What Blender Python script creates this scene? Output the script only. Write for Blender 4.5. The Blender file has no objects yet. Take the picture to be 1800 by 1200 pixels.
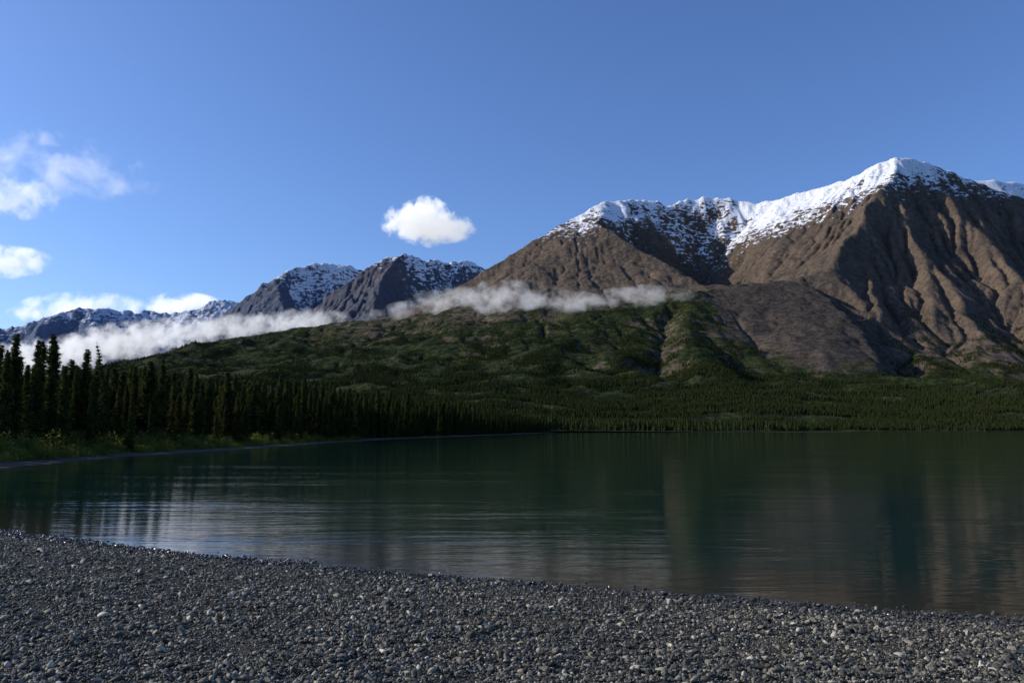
import bpy, math, random
import numpy as np
from mathutils import Vector, geometry
random.seed(7); rng=np.random.default_rng(11)
sc=bpy.context.scene
F=1413.0; PITCH=math.atan(155/F); CH=2.0
SUN_EL=math.radians(25); SUN_AZ=math.radians(-82)   # azimuth from +Y, negative = left

def ray(u,v):
    xc=(u-900)/F; yc=(600-v)/F
    return xc, math.cos(PITCH)-yc*math.sin(PITCH), math.sin(PITCH)+yc*math.cos(PITCH)
def world(u,v,d):
    x,y,z=ray(u,v); k=d*1000/y
    return x*k, d*1000, CH+z*k

# ---------------- numpy noise
_perm=rng.permutation(512); _ang=rng.random(512)*2*np.pi
_gx=np.cos(_ang); _gy=np.sin(_ang)
def perlin(x,y):
    xi=np.floor(x).astype(int); yi=np.floor(y).astype(int)
    xf=x-xi; yf=y-yi
    def g(ix,iy,dx,dy):
        h=_perm[(_perm[ix&511]+iy)&511]
        return _gx[h]*dx+_gy[h]*dy
    u=xf*xf*xf*(xf*(xf*6-15)+10); w=yf*yf*yf*(yf*(yf*6-15)+10)
    a=g(xi,yi,xf,yf); b=g(xi+1,yi,xf-1,yf); c=g(xi,yi+1,xf,yf-1); d=g(xi+1,yi+1,xf-1,yf-1)
    return (a+(b-a)*u)*(1-w)+(c+(d-c)*u)*w
def fbm(x,y,o=4,s=0.5):
    r=0;a=1
    for i in range(o):
        r=r+a*perlin(x+i*17.3,y-i*9.1); a*=s; x=x*2.03; y=y*2.03
    return r
def ridged(x,y,o=4,s=0.5):
    r=0;a=1
    for i in range(o):
        r=r+a*(1-2.2*np.abs(perlin(x+i*31.3,y+i*5.1))-0.45); a*=s; x=x*2.03;y=y*2.03
    return r
def sstep(a,b,x):
    t=np.clip((x-a)/(b-a),0,1); return t*t*(3-2*t)

def new_mesh(name,verts,faces,smooth=True):
    me=bpy.data.meshes.new(name)
    verts=np.asarray(verts,dtype=np.float32); faces=np.asarray(faces,dtype=np.int32)
    n=faces.shape[1]
    me.vertices.add(len(verts)); me.vertices.foreach_set('co',verts.ravel())
    me.loops.add(faces.size); me.loops.foreach_set('vertex_index',faces.ravel())
    me.polygons.add(len(faces)); me.polygons.foreach_set('loop_start',np.arange(0,faces.size,n,dtype=np.int32))
    me.update(calc_edges=True)
    me.polygons.foreach_set('use_smooth',np.full(len(faces),smooth))
    return me
def add_obj(name,me,mat=None,parent=None):
    ob=bpy.data.objects.new(name,me); sc.collection.objects.link(ob)
    if mat: me.materials.append(mat)
    if parent: ob.parent=parent
    return ob
def grid_faces(nr,nc):
    i=np.arange(nr-1)[:,None]*nc+np.arange(nc-1)[None,:]
    return np.stack([i,i+1,i+nc+1,i+nc],-1).reshape(-1,4)
def fattr(me,name,arr):
    a=me.attributes.new(name,'FLOAT','POINT'); a.data.foreach_set('value',np.asarray(arr,dtype=np.float32).ravel())

# ---------------- material helper
class NT:
    def __init__(s,name):
        s.m=bpy.data.materials.new(name); s.m.use_nodes=True; s.t=s.m.node_tree; s.t.nodes.clear()
        s.out=s.n('ShaderNodeOutputMaterial')
    def n(s,t,**k):
        nd=s.t.nodes.new(t)
        for a,b in k.items(): setattr(nd,a,b)
        return nd
    def l(s,a,b): s.t.links.new(a,b)
    def setin(s,sock,v):
        if isinstance(v,bpy.types.NodeSocket): s.l(v,sock)
        else: sock.default_value=v
    def math(s,op,a,b=None,clamp=False):
        nd=s.n('ShaderNodeMath',operation=op,use_clamp=clamp); s.setin(nd.inputs[0],a)
        if b is not None: s.setin(nd.inputs[1],b)
        return nd.outputs[0]
    def mix(s,f,a,b):
        nd=s.n('ShaderNodeMix',data_type='RGBA'); s.setin(nd.inputs[0],f)
        s.setin(nd.inputs[6],a if isinstance(a,bpy.types.NodeSocket) else (*a,1)); s.setin(nd.inputs[7],b if isinstance(b,bpy.types.NodeSocket) else (*b,1))
        return nd.outputs[2]
    def noise(s,vec,scale,detail=4,rough=0.55,dist=0.0):
        nd=s.n('ShaderNodeTexNoise'); s.l(vec,nd.inputs['Vector']); nd.inputs['Scale'].default_value=scale
        nd.inputs['Detail'].default_value=detail; nd.inputs['Roughness'].default_value=rough; nd.inputs['Distortion'].default_value=dist
        return nd.outputs['Fac']
    def pos(s): return s.n('ShaderNodeNewGeometry').outputs['Position']
    def scalev(s,vec,sx,sy,sz,rot=(0,0,0)):
        nd=s.n('ShaderNodeMapping'); s.l(vec,nd.inputs['Vector']); nd.inputs['Scale'].default_value=(sx,sy,sz); nd.inputs['Rotation'].default_value=rot
        return nd.outputs[0]
    def mr(s,v,a,b,c=0.0,d=1.0,smooth=True):
        nd=s.n('ShaderNodeMapRange'); nd.interpolation_type='SMOOTHSTEP' if smooth else 'LINEAR'
        s.setin(nd.inputs[0],v)
        for i,x in enumerate((a,b,c,d)): nd.inputs[i+1].default_value=x
        return nd.outputs[0]
    def attr(s,name):
        nd=s.n('ShaderNodeAttribute',attribute_name=name); return nd.outputs['Fac']
    def bump(s,h,strength,dist,normal=None):
        nd=s.n('ShaderNodeBump'); s.l(h,nd.inputs['Height']); nd.inputs['Strength'].default_value=strength; nd.inputs['Distance'].default_value=dist
        if normal: s.l(normal,nd.inputs['Normal'])
        return nd.outputs[0]
    def principled(s,col,rough=0.9,normal=None,spec=0.2):
        b=s.n('ShaderNodeBsdfPrincipled'); s.setin(b.inputs['Base Color'],col if isinstance(col,bpy.types.NodeSocket) else (*col,1))
        s.setin(b.inputs['Roughness'],rough); b.inputs['Specular IOR Level'].default_value=spec
        if normal: s.l(normal,b.inputs['Normal'])
        s.l(b.outputs[0],s.out.inputs['Surface']); return b

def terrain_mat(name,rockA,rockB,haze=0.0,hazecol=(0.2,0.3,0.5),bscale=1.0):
    t=NT(name); p=t.pos()
    n1=t.noise(p,0.004/bscale,6,0.6); n2=t.noise(p,0.045/bscale,7,0.7); n3=t.noise(t.scalev(p,0.02/bscale,0.02/bscale,0.07/bscale),1.0,6,0.65,0.5)
    rock=t.mix(t.mr(n1,0.35,0.65),rockA,rockB)
    rock=t.mix(t.mr(n2,0.36,0.6),t.mix(0.5,rock,(0.026,0.021,0.017)),rock)
    rock=t.mix(t.mr(n3,0.5,0.66,0,0.35),rock,t.mix(0.5,rock,(0.058,0.05,0.042)))
    scree=t.mix(t.mr(n2,0.38,0.62),(0.030,0.026,0.022),(0.080,0.068,0.058))
    rock=t.mix(t.math('MULTIPLY',t.attr('scree'),0.85),rock,scree)
    gr=t.mix(t.mr(n2,0.42,0.58),(0.009,0.016,0.0065),(0.036,0.048,0.014))
    gr=t.mix(t.mr(n1,0.47,0.68),gr,t.mix(t.mr(n2,0.4,0.6),(0.030,0.036,0.013),(0.072,0.074,0.025)))
    gm=t.mr(t.math('ADD',t.attr('green'),t.math('MULTIPLY',t.math('SUBTRACT',t.math('ADD',n2,n3),1.0),1.8)),0.4,0.62)
    col=t.mix(gm,rock,gr)
    sm=t.mr(t.math('ADD',t.attr('snow'),t.math('MULTIPLY',t.math('SUBTRACT',t.math('ADD',n2,n3),1.0),2.1)),0.44,0.58)
    col=t.mix(sm,col,(0.82,0.84,0.88))
    if haze>0: col=t.mix(haze,col,hazecol)  # bluish aerial haze painted into the rock, green and snow colour
    nb=t.bump(t.math('ADD',n2,n3),0.8,15*bscale)
    t.principled(col,0.95,nb,0.05)
    return t.m

# ---------------- terrain builder
def build_terrain(name,mat,pts,lines,amin,amax,y0,y1,nr,nc,cell,its,K,warp=25,namp=22,fine=3.5,extra=None,lapk=0.07,sb=0.0):
    V=[Vector((p[0],p[1])) for p in pts]
    ov,oe,of,orig,_,_=geometry.delaunay_2d_cdt(V,lines,[],0,1e-3)
    P=np.array(pts); out=[]
    for i,v in enumerate(ov):
        if orig[i]: out.append((v.x,v.y,*P[orig[i][0]][2:]))
        else:
            d=np.hypot(P[:,0]-v.x,P[:,1]-v.y); k=np.argsort(d)[:3]; w=1/(d[k]+1); w/=w.sum()
            out.append((v.x,v.y,*(P[k][:,2:]*w[:,None]).sum(0)))
            print('crossing in',name,round(v.x),round(v.y))
    Q=np.array(out)
    x0=min(amin*y0,amin*y1)-60; x1=max(amax*y1,amax*y0)+60
    gx=np.arange(x0,x1,cell); gy=np.arange(y0-60,y1+60,cell)
    X,Y=np.meshgrid(gx,gy)
    wx=X+warp*fbm(X/260,Y/260,4,.55); wy=Y+warp*fbm(X/260+50,Y/260+9,4,.55)
    H=np.full(X.shape+(4,),np.nan); 
    for f in of:
        a,b,c=Q[f[0]],Q[f[1]],Q[f[2]]
        det=(b[1]-c[1])*(a[0]-c[0])+(c[0]-b[0])*(a[1]-c[1])
        if abs(det)<1e-6: continue
        ix0=np.searchsorted(gx,min(a[0],b[0],c[0])-warp*2)-1; ix1=np.searchsorted(gx,max(a[0],b[0],c[0])+warp*2)+1
        iy0=np.searchsorted(gy,min(a[1],b[1],c[1])-warp*2)-1; iy1=np.searchsorted(gy,max(a[1],b[1],c[1])+warp*2)+1
        ix0=max(ix0,0); iy0=max(iy0,0)
        sx=wx[iy0:iy1,ix0:ix1]; sy=wy[iy0:iy1,ix0:ix1]
        if sx.size==0: continue
        l1=((b[1]-c[1])*(sx-c[0])+(c[0]-b[0])*(sy-c[1]))/det
        l2=((c[1]-a[1])*(sx-c[0])+(a[0]-c[0])*(sy-c[1]))/det
        l3=1-l1-l2; m=(l1>=-1e-6)&(l2>=-1e-6)&(l3>=-1e-6)
        val=l1[...,None]*a[2:]+l2[...,None]*b[2:]+l3[...,None]*c[2:]
        sub=H[iy0:iy1,ix0:ix1]; sub[m]=val[m]
    bad=np.isnan(H[...,0]); H[bad]=(-30,0,1,0)
    z=H[...,0]; A4=H[...,1:]
    hi=sstep(60,500,z)
    lo=sstep(5,60,z)
    sup=1-0.7*np.clip(A4[...,2],0,1)
    z=z+namp*(0.45*lo+0.55*hi)*ridged(X/330,Y/330,4,0.5)*np.minimum(1,cell/12+1)*sup
    km=np.ones_like(z)
    if extra is not None: z,km=extra(X,Y,z,hi,A4)
    ny,nx=z.shape; idx=np.arange(ny*nx).reshape(ny,nx)
    for it in range(its):
        best=np.zeros_like(z); rec=idx.copy()
        zp=np.pad(z,1,mode='edge'); ip=np.pad(idx,1,mode='edge')
        for dy in(-1,0,1):
            for dx in(-1,0,1):
                if dx==0 and dy==0: continue
                zz=zp[1+dy:1+dy+ny,1+dx:1+dx+nx]; s=(z-zz)/(cell*math.hypot(dx,dy))
                m=s>best; best=np.where(m,s,best); rec=np.where(m,ip[1+dy:1+dy+ny,1+dx:1+dx+nx],rec)
        r=rec.ravel(); selfm=(r==idx.ravel()); A=np.ones(ny*nx)
        for k in range(45):
            A=1+np.bincount(r,weights=np.where(selfm,0,A),minlength=ny*nx)
        A=A.reshape(ny,nx)
        er=K*np.sqrt(A)*best*(0.2+0.8*hi)*km*sup
        er=np.minimum(er,0.45*best*cell)
        z=z-er
        zp=np.pad(z,1,mode='edge')
        lap=(zp[:-2,1:-1]+zp[2:,1:-1]+zp[1:-1,:-2]+zp[1:-1,2:])/4-z
        z=z+lapk*lap
    gyy,gxx=np.gradient(z,cell); slope=np.hypot(gxx,gyy)
    aa=np.linspace(amin,amax,nc); yy=y0*(y1/y0)**np.linspace(0,1,nr)
    AA,YY=np.meshgrid(aa,yy); XX=AA*YY
    fx=np.clip((XX-gx[0])/cell,0,nx-1.001); fy=np.clip((YY-gy[0])/cell,0,ny-1.001)
    ix=fx.astype(int); iy=fy.astype(int); tx=fx-ix; ty=fy-iy
    def bil(a): return (a[iy,ix]*(1-tx)+a[iy,ix+1]*tx)*(1-ty)+(a[iy+1,ix]*(1-tx)+a[iy+1,ix+1]*tx)*ty
    Z=bil(z); S=bil(A4[...,0]); G=bil(A4[...,1]); R=bil(A4[...,2]); SL=bil(slope)
    q=cell/12
    Z=Z+fine*q*(0.25+0.75*sstep(150,700,Z))*sstep(2,30,Z)*ridged(XX/(85*q),YY/(85*q),5,0.62)*(1-.2*np.clip(R,0,1))
    snow=S-sb-0.26*sstep(0.75,1.5,SL)+0.36*fbm(XX/(130*q),YY/(130*q),5,.6)
    snow=snow-1.2*(1-sstep(0.02,0.22,S))
    green=G+0.55*fbm(XX/(240*q),YY/(240*q),5,.6)-0.45*sstep(0.5,1.0,SL)
    me=new_mesh(name,np.stack([XX,YY,Z],-1).reshape(-1,3),grid_faces(nr,nc))
    fattr(me,'snow',snow); fattr(me,'green',green); fattr(me,'scree',np.clip(R+.25*fbm(XX/120,YY/120,3)*(R>.05),0,1))
    ob=add_obj(name,me,mat)
    def zat(x,y):
        fx=np.clip((x-gx[0])/cell,0,nx-1.001); fy=np.clip((y-gy[0])/cell,0,ny-1.001)
        ix=fx.astype(int); iy=fy.astype(int); tx=fx-ix; ty=fy-iy
        f=lambda z:(z[iy,ix]*(1-tx)+z[iy,ix+1]*tx)*(1-ty)+(z[iy+1,ix]*(1-tx)+z[iy+1,ix+1]*tx)*ty
        return f(z),f(slope),f(A4[...,2])
    return ob,zat

class Ctl:
    def __init__(s): s.p=[]; s.e=[]
    def add(s,x,y,z,sn=0,g=0,r=0): s.p.append((x,y,z,sn,g,r)); return len(s.p)-1
    def uv(s,u,v,d,sn=0,g=0,r=0): return s.add(*world(u,v,d),sn,g,r)
    def line(s,L,link=True):
        ids=[s.uv(*q) for q in L]
        if link: s.e+= [(a,b) for a,b in zip(ids[:-1],ids[1:])]
        return ids
    def back(s,ids,dy,fac,sn=0.0):
        for i in ids:
            x,y,z,a,b,c=s.p[i]; s.add(x*(1+dy/y),y+dy,z*fac,sn,b,c)
    def uz(s,u,d,z,*a): return s.add((u-900)/F*d*1000,d*1000,z,*a)

# ================= main massif =================
c=Ctl()
sky=c.line([(-260,730,2.2,0,1),(-60,712,2.4,0,1),(60,690,2.6,0,1),(150,662,2.8,0,1),(220,636,3.0,0,1),(300,614,3.2,0,.9),(400,598,3.4,0,.8),(520,580,3.6,0,.7),(650,562,3.8,0,.5),
 (720,545,3.9,0,.3),(805,507,4.0,0,.1),(860,472,4.15),(900,446,4.3),(955,414,4.45,.3),(1010,384,4.6,.85),(1060,355,4.75,1),(1085,351,4.8,1),(1112,348,4.85,1),(1150,353,4.9,.95),(1180,358,4.95,.95),
 (1215,351,5.0,1),(1250,346,5.0,1.1),(1290,352,5.0,1),(1330,356,4.9,1.15),(1380,343,4.75,1.2),(1440,332,4.6,1.2),(1500,309,4.4,1.2),(1550,285,4.3,1.2),(1590,275,4.25,1.2),(1620,278,4.25,1.1),(1650,290,4.3,.95),(1690,308,4.35,.85),
 (1740,328,4.4,.6),(1800,350,4.4,.35),(1900,392,4.4,.1),(2100,440,4.3),(2400,560,4.0)])
c.back(sky,700,0.45,.6)
L1=c.line([(1052,390,4.36,.45),(1080,409,4.22,.15),(1110,430,4.1),(1170,465,3.85),(1235,502,3.55,0,.1)])
c.e.append((sky[15],L1[0]))
c.line([(700,566,3.55,0,.55),(805,540,3.55,0,.4),(900,534,3.5,0,.35),(1050,530,3.4,0,.35),(1150,522,3.35,0,.4),(1205,516,3.32,0,.5)],False)
c.uv(930,470,3.98,0,.05); c.uv(1000,468,3.93,0,.05); c.uv(1030,412,4.3,.3)
for u,z,d,s in [(1110,890,4.40,.3),(1150,760,4.25,.1),(1200,690,4.25,0),(1255,690,4.2,0),(1230,790,4.48,.2),(1290,740,4.3,.05),(1320,610,3.9,0),(1270,560,3.7,0),(1215,620,3.87,0)]:
    c.uz(u,d,z,s,0,.3)
for q in [(1110,392,4.62,.78),(1165,410,4.72,.68),(1225,418,4.78,.66),(1285,425,4.72,.66),(1135,374,4.78,.6),(1200,385,4.9,.75),(1265,380,4.9,.7),(1310,400,4.8,.9)]: c.uv(*q)
c.line([(1130,362,4.86,.7),(1145,395,4.66,.35),(1150,425,4.52,.15)]); 
c.line([(1338,390,4.62,1),(1320,430,4.42,.35),(1306,465,4.22,0),(1302,492,4.05)])
c.line([(1400,386,4.38,.6),(1370,430,4.15,0),(1345,480,3.9,0),(1345,503,3.68,0)])
c.uv(1440,370,4.3,.7); c.uv(1480,350,4.22,.75); c.uv(1440,440,3.92,0); c.uv(1400,480,3.75,0); c.uv(1470,400,4.0,.1); c.uv(1425,415,4.12,0)
R2=c.line([(1572,312,4.12,.85),(1542,338,3.98,.35),(1512,398,3.72),(1480,440,3.52),(1462,478,3.40),(1490,515,3.24),(1545,562,2.98),(1605,618,2.68,0,.2),(1655,662,2.4,0,.7)])
R3=c.line([(1605,318,4.14,.65),(1600,350,4.0,.15),(1592,395,3.8),(1620,445,3.6),(1655,490,3.4),(1690,535,3.15),(1725,585,2.85,0,.15),(1750,640,2.5,0,.5),(1770,672,2.3,0,.8)])
R4=c.line([(1660,325,4.2,.6),(1675,345,4.1,.15),(1700,385,3.9),(1735,430,3.68),(1770,470,3.45),(1810,520,3.18),(1850,570,2.88,0,.15),(1880,630,2.52,0,.5),(1890,672,2.3,0,.8)])
R5=c.line([(1790,358,4.3,.2),(1815,375,4.2),(1840,410,4.0),(1875,455,3.7),(1915,500,3.45),(1950,540,3.2),(1990,590,2.88,0,.2),(2010,640,2.5,0,.5),(2020,675,2.3,0,.8)])
R6=c.line([(1960,420,4.3),(1990,440,4.1),(2020,470,3.9),(2050,510,3.6),(2090,550,3.3),(2120,590,3.05),(2140,620,2.8,0,.3),(2160,650,2.5,0,.6),(2170,680,2.3,0,.9)])
c.e.append((sky[28],R2[0]))
def gully(A,B,drops):
    ids=[]
    for i,(a,b) in enumerate(zip(A,B)):
        pa,pb=np.array(c.p[a]),np.array(c.p[b]); w=0.55
        m=pa*(1-w)+pb*w; m[2]-=drops[i]; m[3]*=0.8; m[4]+=.1; ids.append(c.add(*m))
    c.e.extend(zip(ids[:-1],ids[1:]))
D=[15,38,60,72,72,60,42,25,10]
gully(R2,R3,D); gully(R3,R4,D); gully(R4,R5,D); gully(R5,R6,D)
# rock glacier lobe : domed tongue with steep right flank and toe
c.line([(1272,512,3.34,0,0,1),(1310,503,3.40,0,0,1),(1365,500,3.42,0,0,1),(1425,506,3.32,0,0,1),(1462,528,3.10,0,0,1),(1500,566,2.82,0,0,1),(1532,602,2.60,0,0,1),(1552,632,2.44,0,0,1)])
c.line([(1262,530,3.18,0,.2,.9),(1296,566,2.92,0,.2,.8),(1335,606,2.68,0,.4,.6),(1372,645,2.42,0,.6,.5),(1425,668,2.28,0,.7,.4),(1490,668,2.26,0,.7,.4),(1548,664,2.28,0,.8,.3)])
c.line([(1360,518,3.22,0,0,1),(1400,548,2.96,0,0,1),(1435,580,2.72,0,0,1),(1455,612,2.52,0,.1,1),(1465,640,2.38,0,.4,.7)])
c.uv(1318,545,3.02,0,0,1); c.uv(1370,590,2.72,0,.15,.9)
for u,d,z in [(1478,3.22,455),(1512,2.98,350),(1552,2.74,245),(1585,2.55,175),(1600,2.38,130)]: c.uz(u,d,z,0,.4,.3)
# bench and green bluffs
c.line([(1245,514,3.28,0,.9),(1205,530,3.1,0,.8),(1210,580,2.72,0,.75),(1225,632,2.3,0,1)])
c.line([(1110,536,3.22,0,.7),(1118,560,2.95,0,.85),(1105,610,2.6,0,.85),(1085,650,2.25,0,1)])
c.line([(1010,540,3.25,0,.6),(1010,565,3.0,0,.8),(985,610,2.6,0,.9),(960,655,2.2,0,1)])
for u,d,z in [(1165,2.9,368),(1160,2.6,248),(1160,2.3,138),(1275,2.85,370),(1280,2.55,245),(1300,2.3,140),(1055,2.85,365),(1045,2.55,252),(1035,2.3,155)]: c.uz(u,d,z,0,.85,0)
for q in [(905,548,3.3,0,.55),(890,585,2.9,0,.85),(870,625,2.55,0,1),(800,572,3.2,0,.6),(770,600,2.9,0,.9),(740,640,2.5,0,1),(690,590,3.2,0,.8),(620,612,3.0,0,.9),(560,640,2.65,0,1),(500,612,3.2,0,.9),(430,640,2.8,0,1),(330,650,2.7,0,1),(240,670,2.5,0,1),(120,690,2.4,0,1)]: c.uv(*q)
# lowland
for u in range(-300,2400,90):
    w=14*math.sin(u*0.013)+6*math.sin(u*0.041)
    c.uv(u,690+w*0.5,1.95,0,1); c.uv(u,712+w*0.6,1.68,0,1); c.uv(u,732+0.35*w,1.5,0,1)
    if u>960: c.uv(u,753.0,1.32,0,1); c.uz(u,1.18,-8,0,1,0)
    else: c.uv(u,745,1.2,0,1); c.uv(u,750,0.9,0,1); c.uz(u,.6,1.0,0,1,0)
for a in(-1.2,1.2):
    for y in (500,1400,2300,3500,5600): c.add(a*y,y,(150 if y>1400 else -5) ,0,.8,0)
def ext(X,Y,z,hi,A4):
    ub=900+F*X/Y
    m=sstep(1440,1560,ub+(Y-3300)*0.06)
    q=X-0.34*(Y-3300); al=Y+0.34*X
    qq=q+40*fbm(X/200,Y/200,3)
    z=z+m*sstep(200,420,z)*(1-.8*sstep(1050,1300,z))*38*(ridged(qq/125,al/1000,3,0.5)+0.1)
    cm=sstep(1080,1110,ub)*(1-sstep(1320,1360,ub))*sstep(4450,4650,Y)*sstep(800,1000,z)
    z=z+cm*26*ridged(X/100,Y/320,3,.6)
    fm=(1-m)*sstep(420,620,z)*(1-cm)
    z=z+fm*6*ridged(X/90+Y/700,Y/420-X/500,3,.6)
    R=np.clip(A4[...,2],0,1)
    z=z+R*9*ridged(X/150+.6*fbm(X/300,Y/300,2),Y/130,4,.6)
    gm=sstep(50,120,z)*(1-sstep(430,560,z))*np.clip(A4[...,1],0,1)
    z=z+gm*(22*ridged(X/230,Y/300,4,.55)-5)
    z=z+8*sstep(4,18,z)*(1-sstep(90,200,z))*fbm(X/420,Y/90,3)
    return z,0.28+0.75*m+0.6*(1-hi)
M=terrain_mat('mountain_rock',(0.165,0.122,0.088),(0.115,0.090,0.069))
mainT,zmain=build_terrain('mountain',M,c.p,c.e,-0.95,0.95,620,5500,800,1500,12,14,0.38,28,12,5.5,ext,.07,.05)

c=Ctl()
s=c.line([(1500,400,6.0,1),(1640,330,6.0,1),(1700,312,6.0,1.2),(1745,317,6.0,1.2),(1800,321,6.1,1.1),(1870,330,6.1,1),(2000,380,6.2,.8),(2200,460,6.2,.5)]); c.back(s,900,.4,.8)
for u in(1450,1600,1750,1900,2050,2250): c.uv(u,470,5.45,.6)
build_terrain('mountain',M,c.p,c.e,0.35,1.0,5450,6800,120,240,20,8,0.3,15,20)

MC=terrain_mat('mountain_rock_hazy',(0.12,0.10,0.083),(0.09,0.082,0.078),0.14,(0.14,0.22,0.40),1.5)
c=Ctl()
s=c.line([(380,640,6.2),(470,605,6.5),(510,578,6.6),(545,552,6.7),(580,522,6.8),(620,493,6.9),(655,465,7.0,.4),(690,451,7.05,.8),(712,444,7.1,.9),(745,458,7.2,.9),(790,460,7.4,.9),(820,461,7.5,.9),(850,473,7.6,.8),(920,500,7.7,.4),(1050,520,7.7)]); c.back(s,1100,.35,.3)
a=c.line([(683,470,6.92,.2),(668,505,6.6),(655,550,6.2),(640,600,5.7,0,.5)]); c.e.append((s[7],a[0]))
for q in [(600,560,6.3,0,.1),(540,600,5.9,0,.4),(450,640,5.7,0,.8),(330,660,5.6,0,.8),(640,520,6.62)]: c.uv(*q)
for u,d,z in [(735,6.85,880),(790,7.0,930),(850,7.1,880),(720,6.4,560),(800,6.5,600),(900,6.6,600),(740,5.9,420),(850,5.9,420),(1000,5.9,400),(1060,6.8,600)]:
    c.uz(u,d,z,.35 if d>6.8 else .0,.1)
b=c.line([(818,470,7.4,.6),(800,510,7.0,.25),(790,550,6.6)])
def jag(A):
    def f(X,Y,z,hi,A4): return z+A*hi*ridged(X/(A*4),Y/(A*9),3,.6),np.ones_like(z)
    return f
build_terrain('mountain',MC,c.p,c.e,-0.45,0.15,5650,8600,340,520,16,9,0.32,25,18,8,jag(22),.05,.0)

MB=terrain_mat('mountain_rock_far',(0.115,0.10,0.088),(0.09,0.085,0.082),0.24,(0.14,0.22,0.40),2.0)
c=Ctl()
s=c.line([(300,640,8.6),(350,600,8.8),(392,558,9.0),(430,525,9.1,.1),(470,496,9.2,.4),(510,477,9.3,.85),(545,466,9.5,1),(580,470,9.6,1),(605,465,9.8,1),(635,477,9.9,.9),(700,500,10,.6),(800,540,10)]); c.back(s,1300,.3,.4)
a=c.line([(486,508,9.0,.2),(498,530,8.7),(505,560,8.4),(500,600,8.0)]); c.e.append((s[5],a[0]))
b=c.line([(592,485,9.5,.8),(575,520,9.1,.4),(560,560,8.6)])
for q in [(440,560,8.6),(400,600,8.2,0,.4),(300,650,8.0,0,.8)]: c.uv(*q)
for u,d,z in [(540,9.1,1260),(540,8.7,920),(620,9.3,1230),(560,8.0,500),(700,8.8,700),(650,8.0,500),(800,8.2,500),(200,8.2,300)]:
    c.uz(u,d,z,.5 if d>9 else .05,.1)
build_terrain('mountain',MB,c.p,c.e,-0.52,-0.02,7950,11200,240,460,24,8,0.32,30,24,9,jag(28),.05,.0)

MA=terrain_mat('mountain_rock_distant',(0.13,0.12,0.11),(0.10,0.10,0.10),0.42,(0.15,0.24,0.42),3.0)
c=Ctl()
s=c.line([(-250,600,13,.3),(-120,596,13,.3),(-60,590,13,.3),(0,581,13,.4),(38,574,13,.45),(80,560,13.1,.55),(115,548,13.2,.65),(150,542,13.3,.7),(185,551,13.4,.7),(212,557,13.5,.6),(240,550,13.8,.8),(268,554,14,.8),(300,554,14,.7),(340,545,14,.75),(372,532,14,.8),(400,530,14,.8),(440,540,14,.7),(560,560,14,.5)]); c.back(s,1500,.3,.4)
c.line([(60,585,12.5,.1),(75,610,12,0),(60,640,11.5)]); c.line([(160,570,12.8,.3),(185,600,12.2,0),(200,640,11.6)])
for u in range(-250,600,100): c.uv(u,655,11.3,0,.3)
for u,d,z in [(110,12.6,1150),(20,12.5,1050),(240,12.8,1200),(120,12,750),(330,13,1350),(420,13,1200)]: c.uz(u,d,z,.25,0)
build_terrain('mountain',MA,c.p,c.e,-0.85,-0.2,11200,16000,160,460,36,8,0.34,35,36,11,jag(36),.05,.0)

# ================= shore geometry =================
SH=[(400,-30),(120,-12),(40,1),(15,6.2),(8,8.0),(5.5,8.7),(3.9,9.26),(2.1,10.0),(0,10.9),(-2.5,11.9),(-5.7,13.5),(-10.4,16.3),(-15,19.5),(-21,25),(-25,31),(-26,37),
 (-27,46),(-28.5,56),(-28.8,66),(-27.8,78),(-28.4,100),(-28,134),(-25,177),(-17,235),(0,345),(12,440),(31,570),(26,620),(0,720),(-20,1000),(-20,1200),(-20,1500)]
def sdist(x,y):
    d=np.full(x.shape,1e9)
    for (ax,ay),(bx,by) in zip(SH[:-1],SH[1:]):
        vx,vy=bx-ax,by-ay; t=np.clip(((x-ax)*vx+(y-ay)*vy)/(vx*vx+vy*vy),0,1)
        d=np.minimum(d,np.hypot(x-ax-t*vx,y-ay-t*vy))
    poly=np.array(SH+[(-5000,1500),(-5000,-3000),(400,-3000)],float)
    ins=np.zeros(x.shape,bool); n=len(poly); j=n-1
    for i in range(n):
        xi,yi=poly[i]; xj,yj=poly[j]
        if yi!=yj:
            cnd=((yi>y)!=(yj>y))&(x<(xj-xi)*(y-yi)/(yj-yi)+xi); ins^=cnd
        j=i
    return np.where(ins,d,-d)
def gz(x,y):
    s=sdist(x,y)+0.18*fbm(x/1.7,y/1.7,3)*np.exp(-np.hypot(x,y)/60)
    z=np.where(s<0,np.maximum(s*0.10,-6),np.where(s<9,s*0.05,0.45+0.03*np.minimum(s-9,60)))
    z=z+np.where(s>0,np.minimum(s/6,1)*0.03*fbm(x/1.1,y/1.1,3),0)
    return z
def spaced(segs):
    return np.concatenate([np.arange(a,b,st) for a,b,st in segs])
xs=spaced([(-900,-200,40),(-200,-60,6),(-60,-34,1.0),(-34,-14,0.4),(-14,10,0.16),(10,40,1),(40,420,20)])
ys=spaced([(-200,-20,20),(-20,2,1),(2,20,0.16),(20,110,0.8),(110,300,4),(300,900,15)])
X,Y=np.meshgrid(xs,ys); Z=gz(X,Y)
t=NT('shore_ground'); p=t.pos()
vor=t.n('ShaderNodeTexVoronoi'); t.l(p,vor.inputs['Vector']); vor.inputs['Scale'].default_value=28
n1=t.noise(p,0.7,5)
sep=t.n('ShaderNodeSeparateColor'); t.l(vor.outputs['Color'],sep.inputs[0])
gcol=t.mix(sep.outputs[0],(0.03,0.029,0.025),(0.12,0.113,0.095))
gcol=t.mix(t.mr(n1,0.3,0.7),gcol,t.mix(0.5,gcol,(0.055,0.052,0.044)))
fcol=t.mix(n1,(0.035,0.04,0.012),(0.11,0.115,0.03))
wet=t.mr(t.attr('sd'),-0.1,0.5)
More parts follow.
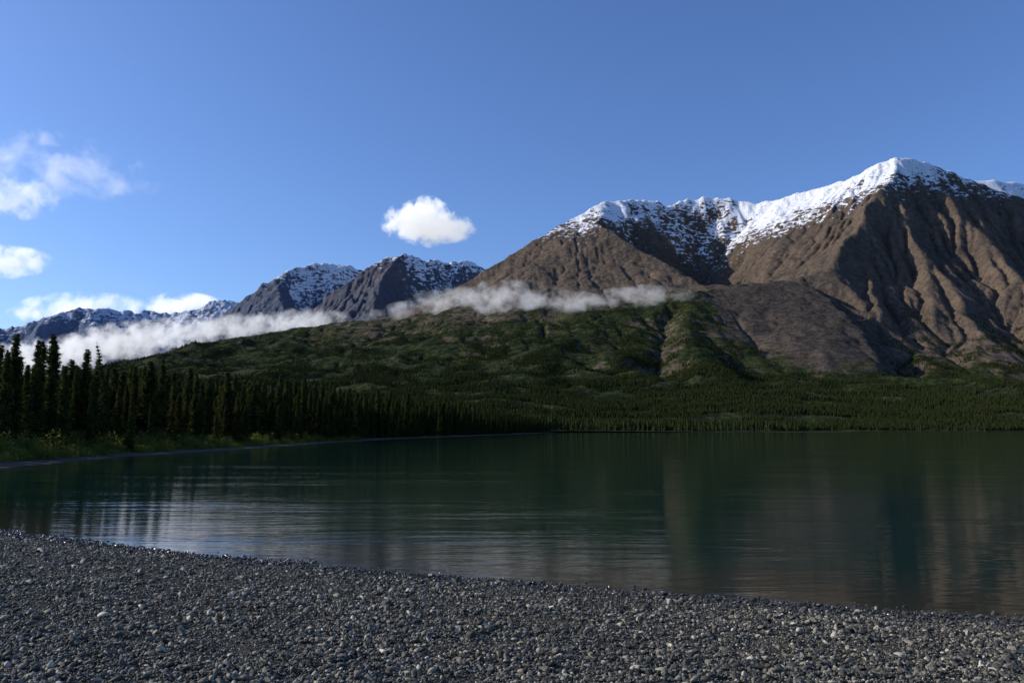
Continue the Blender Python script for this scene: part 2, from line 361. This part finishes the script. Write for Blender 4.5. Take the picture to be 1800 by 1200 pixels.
gcol=t.mix(wet,t.mix(0.65,gcol,(0.012,0.012,0.01)),gcol)
col=t.mix(t.mr(t.attr('forest'),0.3,0.7),gcol,fcol)
t.principled(col,0.9,t.bump(vor.outputs['Distance'],0.7,0.02),0.1)
me=new_mesh('shore',np.stack([X,Y,Z],-1).reshape(-1,3),grid_faces(len(ys),len(xs)))
S=sdist(X,Y); fattr(me,'sd',S)
fattr(me,'forest',sstep(1.6,3.2,S+0.8*fbm(X/2,Y/2,2))*np.where((Y>24)|(X<-22),1,0))
add_obj('ground',me,t.m)

# ================= lake =================
t=NT('lake_water'); p=t.pos()
bs=t.principled((0.01,0.03,0.026),0.06,None,0.5); bs.inputs['IOR'].default_value=1.33
w1=t.noise(t.scalev(p,0.42,2.1,1,(0,0,0.10)),1.0,3,0.5,0.3)
w2=t.noise(t.scalev(p,1.8,8.0,1,(0,0,-0.12)),1.0,3,0.5,0.2)
w3=t.noise(t.scalev(p,0.05,0.26,1,(0,0,0.15)),1.0,4,0.6)
patch=t.mr(w3,0.44,0.66,0.42,1.0)
h=t.math('ADD',t.math('MULTIPLY',w1,0.015),t.math('MULTIPLY',w2,0.0062))
h=t.math('MULTIPLY',h,patch)
t.l(t.bump(h,1.0,1.0),bs.inputs['Normal'])
deep=t.mix(t.mr(t.attr('sd'),-0.0,-4.0),(0.028,0.029,0.018),(0.005,0.023,0.0165))
t.l(deep,bs.inputs['Base Color'])
lx=spaced([(-60000,-1000,3000),(-1000,-100,60),(-100,-30,5),(-30,30,0.5),(30,100,5),(100,1000,60),(1000,60001,3000)])
ly=spaced([(-3000,-100,200),(-100,0,10),(0,60,0.5),(60,200,5),(200,2000,60),(2000,60001,3000)])
LX,LY=np.meshgrid(lx,ly)
me=new_mesh('lake',np.stack([LX,LY,np.zeros_like(LX)],-1).reshape(-1,3),grid_faces(len(ly),len(lx)))
fattr(me,'sd',sdist(LX,LY)); add_obj('lake',me,t.m)

# ================= instancing helper =================
def instancer(name,pts,scales,rots,idx,sources):
    me=bpy.data.meshes.new(name); me.vertices.add(len(pts)); me.vertices.foreach_set('co',np.asarray(pts,np.float32).ravel())
    a=me.attributes.new('sc','FLOAT_VECTOR','POINT'); a.data.foreach_set('vector',np.asarray(scales,np.float32).ravel())
    a=me.attributes.new('rt','FLOAT_VECTOR','POINT'); a.data.foreach_set('vector',np.asarray(rots,np.float32).ravel())
    a=me.attributes.new('ix','INT','POINT'); a.data.foreach_set('value',np.asarray(idx,np.int32))
    ob=add_obj(name,me)
    col=bpy.data.collections.new(name+'_parts')
    for s in sources: col.objects.link(s)
    ng=bpy.data.node_groups.new(name,'GeometryNodeTree')
    ng.interface.new_socket('Geometry',in_out='INPUT',socket_type='NodeSocketGeometry'); ng.interface.new_socket('Geometry',in_out='OUTPUT',socket_type='NodeSocketGeometry')
    N=ng.nodes; L=ng.links
    gi=N.new('NodeGroupInput'); go=N.new('NodeGroupOutput'); ci=N.new('GeometryNodeCollectionInfo'); ci.inputs['Collection'].default_value=col
    ci.inputs['Separate Children'].default_value=True; ci.inputs['Reset Children'].default_value=True
    ip=N.new('GeometryNodeInstanceOnPoints'); ip.inputs['Pick Instance'].default_value=True
    def na(n,ty):
        q=N.new('GeometryNodeInputNamedAttribute'); q.data_type=ty; q.inputs['Name'].default_value=n; return q.outputs['Attribute']
    er=N.new('FunctionNodeEulerToRotation'); L.new(na('rt','FLOAT_VECTOR'),er.inputs[0]); L.new(er.outputs[0],ip.inputs['Rotation'])
    L.new(na('sc','FLOAT_VECTOR'),ip.inputs['Scale']); L.new(na('ix','INT'),ip.inputs['Instance Index'])
    L.new(gi.outputs[0],ip.inputs['Points']); L.new(ci.outputs[0],ip.inputs['Instance']); L.new(ip.outputs[0],go.inputs[0])
    m=ob.modifiers.new('scatter','NODES'); m.node_group=ng
    return ob

# ---- pebbles
t=NT('pebble'); oi=t.n('ShaderNodeObjectInfo'); p=t.n('ShaderNodeTexCoord').outputs['Object']
r=oi.outputs['Random']; cr=t.n('ShaderNodeValToRGB'); t.l(r,cr.inputs[0])
e=cr.color_ramp.elements; e[0].position=0; e[0].color=(0.026,0.026,0.021,1); e[1].position=1; e[1].color=(0.62,0.57,0.45,1)
for pos_,cc in [(0.3,(0.062,0.060,0.048)),(0.6,(0.13,0.122,0.093)),(0.8,(0.21,0.185,0.132)),(0.93,(0.34,0.305,0.23))]:
    q=e.new(pos_); q.color=(*cc,1)
col=t.mix(t.mr(t.noise(p,3,3),0.35,0.7,0,0.35),cr.outputs[0],(0.05,0.047,0.038))
sx=t.n('ShaderNodeSeparateXYZ'); t.l(t.pos(),sx.inputs[0])
dry=t.mr(sx.outputs[2],0.015,0.075)           # stones at the waterline are wet
col=t.mix(dry,t.mix(0.7,col,(0.014,0.014,0.012)),col)
bb=t.principled(col,0.65,None,0.25); t.l(t.mr(dry,0,1,.25,.68),bb.inputs['Roughness'])
import bmesh
peb=[]
for k in range(8):
    bm=bmesh.new(); bmesh.ops.create_icosphere(bm,subdivisions=2,radius=1)
    planes=[(Vector(rng.normal(size=3)).normalized(),rng.uniform(.5,.85)) for _ in range(8)]
    for v in bm.verts:
        for nrm,dd in planes:
            k2=v.co.dot(nrm)-dd
            if k2>0: v.co-=nrm*k2*0.95
        v.co=Vector((v.co.x,v.co.y*rng.uniform(.97,1.03)*(.55+.06*(k%4)),v.co.z*0.42))
    me=bpy.data.meshes.new('pebble'); bm.to_mesh(me); bm.free(); me.materials.append(t.m)
    me.polygons.foreach_set('use_smooth',[k%3==0]*len(me.polygons))
    peb.append(bpy.data.objects.new('pebble',me))
N=400000
yy=3.6+(21-3.6)*rng.random(N)**1.35; aa=rng.uniform(-0.72,0.72,N); xx=aa*(yy+0.6)
sd=sdist(xx,yy); m=(sd>-0.9); xx=xx[m];yy=yy[m];sd=sd[m]; n=len(xx)
size=0.0098*np.exp(rng.normal(0,0.52,n))*(0.85+0.5*fbm(xx/0.9,yy/0.5,2)); size=np.clip(size,0.004,0.038)*(1+0.02*yy)
zz=gz(xx,yy)+size*0.25+0.010*rng.random(n)+0.030*ridged(xx/0.34,yy/0.2,2)*sstep(0,1.5,sd)
rots=np.stack([rng.normal(0,.5,n),rng.normal(0,.5,n),rng.random(n)*6.28],-1)
instancer('gravel_beach',np.stack([xx,yy,zz],-1),np.stack([size*1.25]*3,-1),rots,rng.integers(0,8,n),peb)

# ---- spruces
def foliage_mat(name,c1,c2,trf=0.25):
    t=NT(name); oi=t.n('ShaderNodeObjectInfo'); n=t.noise(t.pos(),1.3,3)
    col=t.mix(t.mr(n,0.3,0.7),c1,c2); col=t.mix(t.math('MULTIPLY',oi.outputs['Random'],0.6),col,t.mix(0.6,col,(0.045,0.04,0.014)))
    d=t.n('ShaderNodeBsdfDiffuse'); t.l(col,d.inputs[0]); tr=t.n('ShaderNodeBsdfTranslucent'); t.l(col,tr.inputs[0])
    mx=t.n('ShaderNodeMixShader'); mx.inputs[0].default_value=trf; t.l(d.outputs[0],mx.inputs[1]); t.l(tr.outputs[0],mx.inputs[2]); t.l(mx.outputs[0],t.out.inputs[0])
    return t.m
SPR=foliage_mat('spruce_needles',(0.036,0.055,0.018),(0.10,0.115,0.034),.3)
t=NT('spruce_bark'); t.principled(t.mix(t.noise(t.pos(),9,4),(0.05,0.04,0.032),(0.13,0.11,0.09)),0.9); BARK=t.m
def spruce_mesh(seed,width=0.13,lean=0.0,sparse=1.0):
    r=np.random.default_rng(seed); V=[];Fc=[];mi=[]
    def tri(a,b,c,m): 
        i=len(V); V.extend([a,b,c]); Fc.append((i,i+1,i+2)); mi.append(m)
    def ctr(t): return np.array([lean*t**3+0.006*math.sin(t*9+seed),0.006*math.cos(t*7+seed),t])
    k=8
    for s in range(k):
        t0,t1=s/k,(s+1)/k; r0,r1=0.013*(1-t0)+.0014,0.013*(1-t1)+.0014
        for j in range(6):
            a0,a1=j*math.pi/3,(j+1)*math.pi/3
            A=ctr(t0)+[r0*math.cos(a0),r0*math.sin(a0),0];B=ctr(t0)+[r0*math.cos(a1),r0*math.sin(a1),0]
            C=ctr(t1)+[r1*math.cos(a1),r1*math.sin(a1),0];D=ctr(t1)+[r1*math.cos(a0),r1*math.sin(a0),0]
            tri(A,B,C,1);tri(A,C,D,1)
    t=0.05
    while t<0.985:
        gap=0.55+0.45*math.sin(t*23+seed*1.7)
        nb=r.integers(5,9)
        for b in range(nb):
            ang=r.random()*6.283; L=width*((1-t)**0.72+0.05)*r.uniform(0.45,1.2)*(0.65+0.35*gap)
            if t<0.15: L*=0.5+3.3*t
            base=ctr(t+r.uniform(-.004,.004)); d=np.array([math.cos(ang),math.sin(ang),0]); droop=-0.35+0.5*t
            side=np.array([-d[1],d[0],0])
            tip=base+d*L+np.array([0,0,droop*L])
            w0=0.0022; tri(base+side*w0,base-side*w0,tip,1)
            ns=max(3,int(L/0.0105))
            for q in range(ns):
                f=(q+0.6)/ns; pc=base+(tip-base)*f; pc[2]+=0.12*L*f*f
                wl=(0.018+0.022*(1-f))*r.uniform(.7,1.3)*min(1,L/0.05+0.35)
                for sg in(-1,1):
                    e=pc+side*sg*wl+d*wl*0.55+np.array([0,0,-wl*r.uniform(0.0,.6)])
                    o=d*wl*0.28+np.array([0,0,wl*0.12*r.normal()])
                    tri(pc-o,pc+o,e,0)
                e=pc+d*wl*0.5+np.array([0,0,-wl*r.uniform(.5,1.1)]); tri(pc-side*wl*.35,pc+side*wl*.35,e,0)
            e=tip+d*0.02+np.array([0,0,.006]); tri(tip-side*.007,tip+side*.007,e,0)
        t+=r.uniform(0.011,0.019)*sparse
    me=new_mesh('spruce',np.array(V),np.array(Fc),False); me.materials.append(SPR); me.materials.append(BARK)
    me.polygons.foreach_set('material_index',np.array(mi,np.int32)); return me
sprs=[spruce_mesh(s,width=w) for s,w in [(1,.13),(2,.16),(3,.11),(4,.18),(5,.14),(6,.21)]]
leanm=spruce_mesh(9,.075,-0.09,1.9)
nearT=[(8,612,52),(28,625,60),(52,640,58),(73,596,66),(91,584,64),(112,640,62),(133,645,72),(150,612,66),(190,645,72),(214,650,78),(238,642,80),(262,632,76),(281,628,80),(302,652,86),(330,674,95),(350,668,100),(366,662,96),(398,651,98),(428,676,108),(446,672,112),(-20,600,56),(-60,610,50)]
for i,(u,v,y) in enumerate(nearT):
    x=(u-900)/F*y; x=min(x,-30.8-random.random()*1.5); z=float(gz(np.array([x]),np.array([float(y)]))[0]); h=(755-v)/F*y+CH-z
    ob=bpy.data.objects.new('spruce_tree',sprs[i%6]); sc.collection.objects.link(ob); ob.location=(x,y,z-0.1)
    k=h*random.uniform(.9,1.2); ob.scale=(k,k,h+.1); ob.rotation_euler=(0,random.uniform(-.03,.03),random.random()*6.28)
u,v,y=(184,598,70); x=(u-900)/F*y; ob=bpy.data.objects.new('spruce_tree',leanm); sc.collection.objects.link(ob); z=float(gz(np.array([x]),np.array([70.]))[0])
ob.location=(x,y,z-.1); h=(755-v)/F*y+CH-z; ob.scale=(h,h,h)
n=26000; xx=-160+rng.random(n)*200; yy=30+rng.random(n)**1.3*620
sd=sdist(xx,yy); 
dens=np.where(sd<25,1.0,0.55)*np.where(yy<120,.5,1)
m=(sd>3.0+0.002*yy)&(rng.random(n)<dens)&(xx>-0.95*yy-12)
m&=~((yy<58)&(xx>-33.5))
xx=xx[m];yy=yy[m];sd=sd[m]
seen={};keep=[]
for i in range(len(xx)):
    k=(int(xx[i]/2.0),int(yy[i]/2.0))
    if k not in seen: seen[k]=1; keep.append(i)
xx=xx[keep];yy=yy[keep];sd=sd[keep]; n=len(xx); print('near forest',n)
h=6.8+3.6*rng.random(n)**1.8+1.8*fbm(xx/14,yy/14,2); h=np.clip(h,3.2,11)*np.where(sd<6,0.8,1)*np.where(yy<110,0.84,1)*np.where(yy>150,1.12,1)
zz=gz(xx,yy)-.1
srcs=[bpy.data.objects.new('spruce',m_) for m_ in sprs]
instancer('spruce_forest',np.stack([xx,yy,zz],-1),np.stack([h*1.0,h*1.0,h],-1),np.stack([np.zeros(n)]*2+[rng.random(n)*6.28],-1),rng.integers(0,6,n),srcs)

# ---- distant forest
FARM=foliage_mat('distant_spruce_needles',(0.014,0.024,0.010),(0.050,0.063,0.020))
def far_spruce(seed):
    r=np.random.default_rng(seed); V=[];Fc=[]
    for k in range(4):
        zb=0.06+k*0.2; zt=min(1.0,zb+0.42); rad=0.17*(1-zb)*r.uniform(.8,1.15)
        i0=len(V); V.append((0,0,zt))
        for j in range(7):
            a=j/7*6.283+k; q=rad*r.uniform(.65,1.2); V.append((q*math.cos(a),q*math.sin(a),zb+r.uniform(-.03,.05)))
        for j in range(7): Fc.append((i0,i0+1+j,i0+1+(j+1)%7))
    me=new_mesh('far_spruce',np.array(V),np.array(Fc),False); me.materials.append(FARM); return bpy.data.objects.new('far_spruce',me)
n=560000
yy=640*(3500/640)**(rng.random(n)**0.58); aa=rng.uniform(-.78,.78,n); xx=aa*yy
zz,sl,rr=zmain(xx,yy)
cover=fbm(xx/150,yy/100,5,.6); dens=(1-0.75*sstep(200,480,zz+90*fbm(xx/300,yy/300,2)))*(1-sstep(450,600,zz))
m=(zz>0.8)&(rng.random(n)>rr*1.6)&(rng.random(n)<dens*sstep(-.18,.24,cover+0.15*(1-sstep(40,160,zz))))
xx=xx[m];yy=yy[m];zz=zz[m]; n=len(xx); print('far trees',n)
h=(6.0+8*rng.random(n)**1.7+3*fbm(xx/60,yy/60,2))*(1-0.2*sstep(100,300,zz))*np.where((xx>40)&(yy<1500),.8,1)
instancer('distant_spruce_forest',np.stack([xx,yy,zz-.3],-1),np.stack([h*1.1,h*1.1,h],-1),np.stack([np.zeros(n)]*2+[rng.random(n)*6.28],-1),rng.integers(0,5,n),[far_spruce(i) for i in range(5)])

# ---- willow shrubs
WIL=foliage_mat('willow_leaves',(0.11,0.14,0.028),(0.21,0.21,0.05),.4)
def shrub(seed):
    r=np.random.default_rng(seed); V=[];Fc=[]
    for k in range(1300):
        d=r.normal(size=3); d/=np.linalg.norm(d); rr=r.random()**.35*(1+.25*math.sin(d[0]*5+seed)+.2*math.sin(d[1]*7))
        p_=np.array([d[0]*rr,d[1]*rr,abs(d[2])*rr*.85]); a=r.normal(size=3)*.045; b=r.normal(size=3)*.045
        i=len(V); V.extend([p_-a,p_+b,p_+a+b*.3]); Fc.append((i,i+1,i+2))
    me=new_mesh('willow',np.array(V),np.array(Fc),False); me.materials.append(WIL); return bpy.data.objects.new('willow',me)
n=2800; yy=30+rng.random(n)**1.3*130; xx=-47+rng.random(n)*23; sd=sdist(xx,yy); m=(sd>2.2)&(sd<10)&(rng.random(n)<np.where(sd<5.5,1,.5)); xx=xx[m];yy=yy[m];sd=sd[m];n=len(xx)
s_=(0.45+0.85*rng.random(n)**1.5)*np.where(sd>4.0,1.4,.8)
instancer('willow_shrubs',np.stack([xx,yy,gz(xx,yy)-.1],-1),np.stack([s_,s_,s_*.95],-1),np.stack([np.zeros(n)]*2+[rng.random(n)*6.28],-1),rng.integers(0,4,n),[shrub(i) for i in range(4)])

# ================= clouds and fog (volumes) =================
def cloud_mat(name,dims,dens,nscale,sharp,thick,emi,seed,detail=5,bias=.55):
    t=NT(name); tc=t.n('ShaderNodeTexCoord').outputs['Object']
    ln=t.n('ShaderNodeVectorMath',operation='LENGTH'); t.l(tc,ln.inputs[0])
    mp=t.n('ShaderNodeMapping'); t.l(tc,mp.inputs[0]); mp.inputs['Scale'].default_value=tuple(d*nscale for d in dims); mp.inputs['Location'].default_value=(seed*3.1,seed*1.7,seed)
    nz=t.noise(mp.outputs[0],1.0,detail,0.62,0.3)
    f=t.math('SUBTRACT',1.0,ln.outputs['Value'])
    v=t.math('ADD',t.math('MULTIPLY',f,thick),t.math('MULTIPLY',t.math('SUBTRACT',nz,bias),sharp))
    v=t.math('MULTIPLY',v,t.mr(f,0.0,0.15))
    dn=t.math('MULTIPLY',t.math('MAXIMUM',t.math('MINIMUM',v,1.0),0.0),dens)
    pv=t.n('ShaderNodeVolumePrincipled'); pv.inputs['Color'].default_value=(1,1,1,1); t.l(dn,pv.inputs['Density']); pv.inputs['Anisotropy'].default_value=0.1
    t.l(t.math('MULTIPLY',dn,emi),pv.inputs['Emission Strength']); pv.inputs['Emission Color'].default_value=(0.95,0.97,1.0,1)  # added self-glow by density, standing in for multiple scattering of light
    t.l(pv.outputs[0],t.out.inputs['Volume'])
    t.m.cycles.volume_step_rate=0.5
    return t.m
bm=bmesh.new(); bmesh.ops.create_icosphere(bm,subdivisions=3,radius=1); base=bpy.data.meshes.new('puff'); bm.to_mesh(base); bm.free()
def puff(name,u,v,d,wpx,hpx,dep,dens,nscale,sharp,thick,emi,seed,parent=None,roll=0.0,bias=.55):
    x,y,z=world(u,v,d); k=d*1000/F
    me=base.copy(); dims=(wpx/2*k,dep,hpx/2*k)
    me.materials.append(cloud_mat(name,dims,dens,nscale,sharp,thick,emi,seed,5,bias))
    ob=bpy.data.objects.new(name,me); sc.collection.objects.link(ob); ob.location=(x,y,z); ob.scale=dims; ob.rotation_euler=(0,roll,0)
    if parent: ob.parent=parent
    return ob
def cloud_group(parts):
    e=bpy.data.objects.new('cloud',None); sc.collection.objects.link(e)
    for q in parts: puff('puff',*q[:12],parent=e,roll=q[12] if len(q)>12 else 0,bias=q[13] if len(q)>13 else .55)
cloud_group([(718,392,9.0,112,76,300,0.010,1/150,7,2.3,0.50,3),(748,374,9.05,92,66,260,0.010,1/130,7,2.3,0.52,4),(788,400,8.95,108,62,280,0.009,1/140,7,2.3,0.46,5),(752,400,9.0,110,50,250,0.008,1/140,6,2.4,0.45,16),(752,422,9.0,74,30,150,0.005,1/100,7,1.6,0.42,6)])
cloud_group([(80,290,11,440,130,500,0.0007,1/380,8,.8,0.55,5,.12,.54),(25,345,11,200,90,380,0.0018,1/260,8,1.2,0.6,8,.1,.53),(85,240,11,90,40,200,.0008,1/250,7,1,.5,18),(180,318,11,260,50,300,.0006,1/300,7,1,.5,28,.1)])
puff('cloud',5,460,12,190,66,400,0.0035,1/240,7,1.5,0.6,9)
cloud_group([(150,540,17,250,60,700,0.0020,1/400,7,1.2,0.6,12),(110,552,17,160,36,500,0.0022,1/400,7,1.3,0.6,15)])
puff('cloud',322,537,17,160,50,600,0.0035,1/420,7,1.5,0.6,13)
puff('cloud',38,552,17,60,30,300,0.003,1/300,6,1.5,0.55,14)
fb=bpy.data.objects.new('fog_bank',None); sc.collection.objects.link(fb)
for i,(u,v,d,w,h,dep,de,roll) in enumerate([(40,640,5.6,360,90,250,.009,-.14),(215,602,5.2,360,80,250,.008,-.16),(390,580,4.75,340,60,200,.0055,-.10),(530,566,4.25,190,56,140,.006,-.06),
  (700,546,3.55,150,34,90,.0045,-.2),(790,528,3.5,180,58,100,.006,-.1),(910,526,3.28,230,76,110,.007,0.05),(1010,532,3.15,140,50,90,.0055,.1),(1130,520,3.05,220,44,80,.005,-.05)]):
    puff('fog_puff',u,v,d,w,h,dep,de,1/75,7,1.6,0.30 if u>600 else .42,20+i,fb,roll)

# ================= light, sky, camera =================
sc.view_settings.view_transform='Standard'; sc.view_settings.look='None'; sc.view_settings.exposure=0
w=bpy.data.worlds.new('World'); sc.world=w; w.use_nodes=True; nt=w.node_tree
bg=nt.nodes['Background']; st=nt.nodes.new('ShaderNodeTexSky'); st.sky_type='NISHITA'; st.sun_disc=False
st.sun_elevation=SUN_EL; st.sun_rotation=SUN_AZ; st.altitude=700; st.air_density=1.0; st.dust_density=1.5; st.ozone_density=3.0
mx=nt.nodes.new('ShaderNodeMix'); mx.data_type='RGBA'; mx.blend_type='MULTIPLY'; mx.inputs[0].default_value=1.0
nt.links.new(st.outputs[0],mx.inputs[6]); mx.inputs[7].default_value=(0.82,1.0,1.36,1)
nt.links.new(mx.outputs[2],bg.inputs[0]); bg.inputs[1].default_value=0.125
sd_=Vector((math.sin(SUN_AZ)*math.cos(SUN_EL),math.cos(SUN_AZ)*math.cos(SUN_EL),math.sin(SUN_EL)))
L=bpy.data.lights.new('sun','SUN'); L.energy=4.6; L.angle=math.radians(0.5); L.color=(1,0.92,0.80)
lo=bpy.data.objects.new('sun',L); sc.collection.objects.link(lo); lo.rotation_euler=sd_.to_track_quat('Z','Y').to_euler()
cam=bpy.data.cameras.new('camera'); co=bpy.data.objects.new('camera',cam); sc.collection.objects.link(co); sc.camera=co
co.location=(0,0,CH); co.rotation_euler=(math.pi/2+PITCH,0,0); cam.sensor_width=36; cam.lens=36*F/1800; cam.clip_start=0.1; cam.clip_end=120000
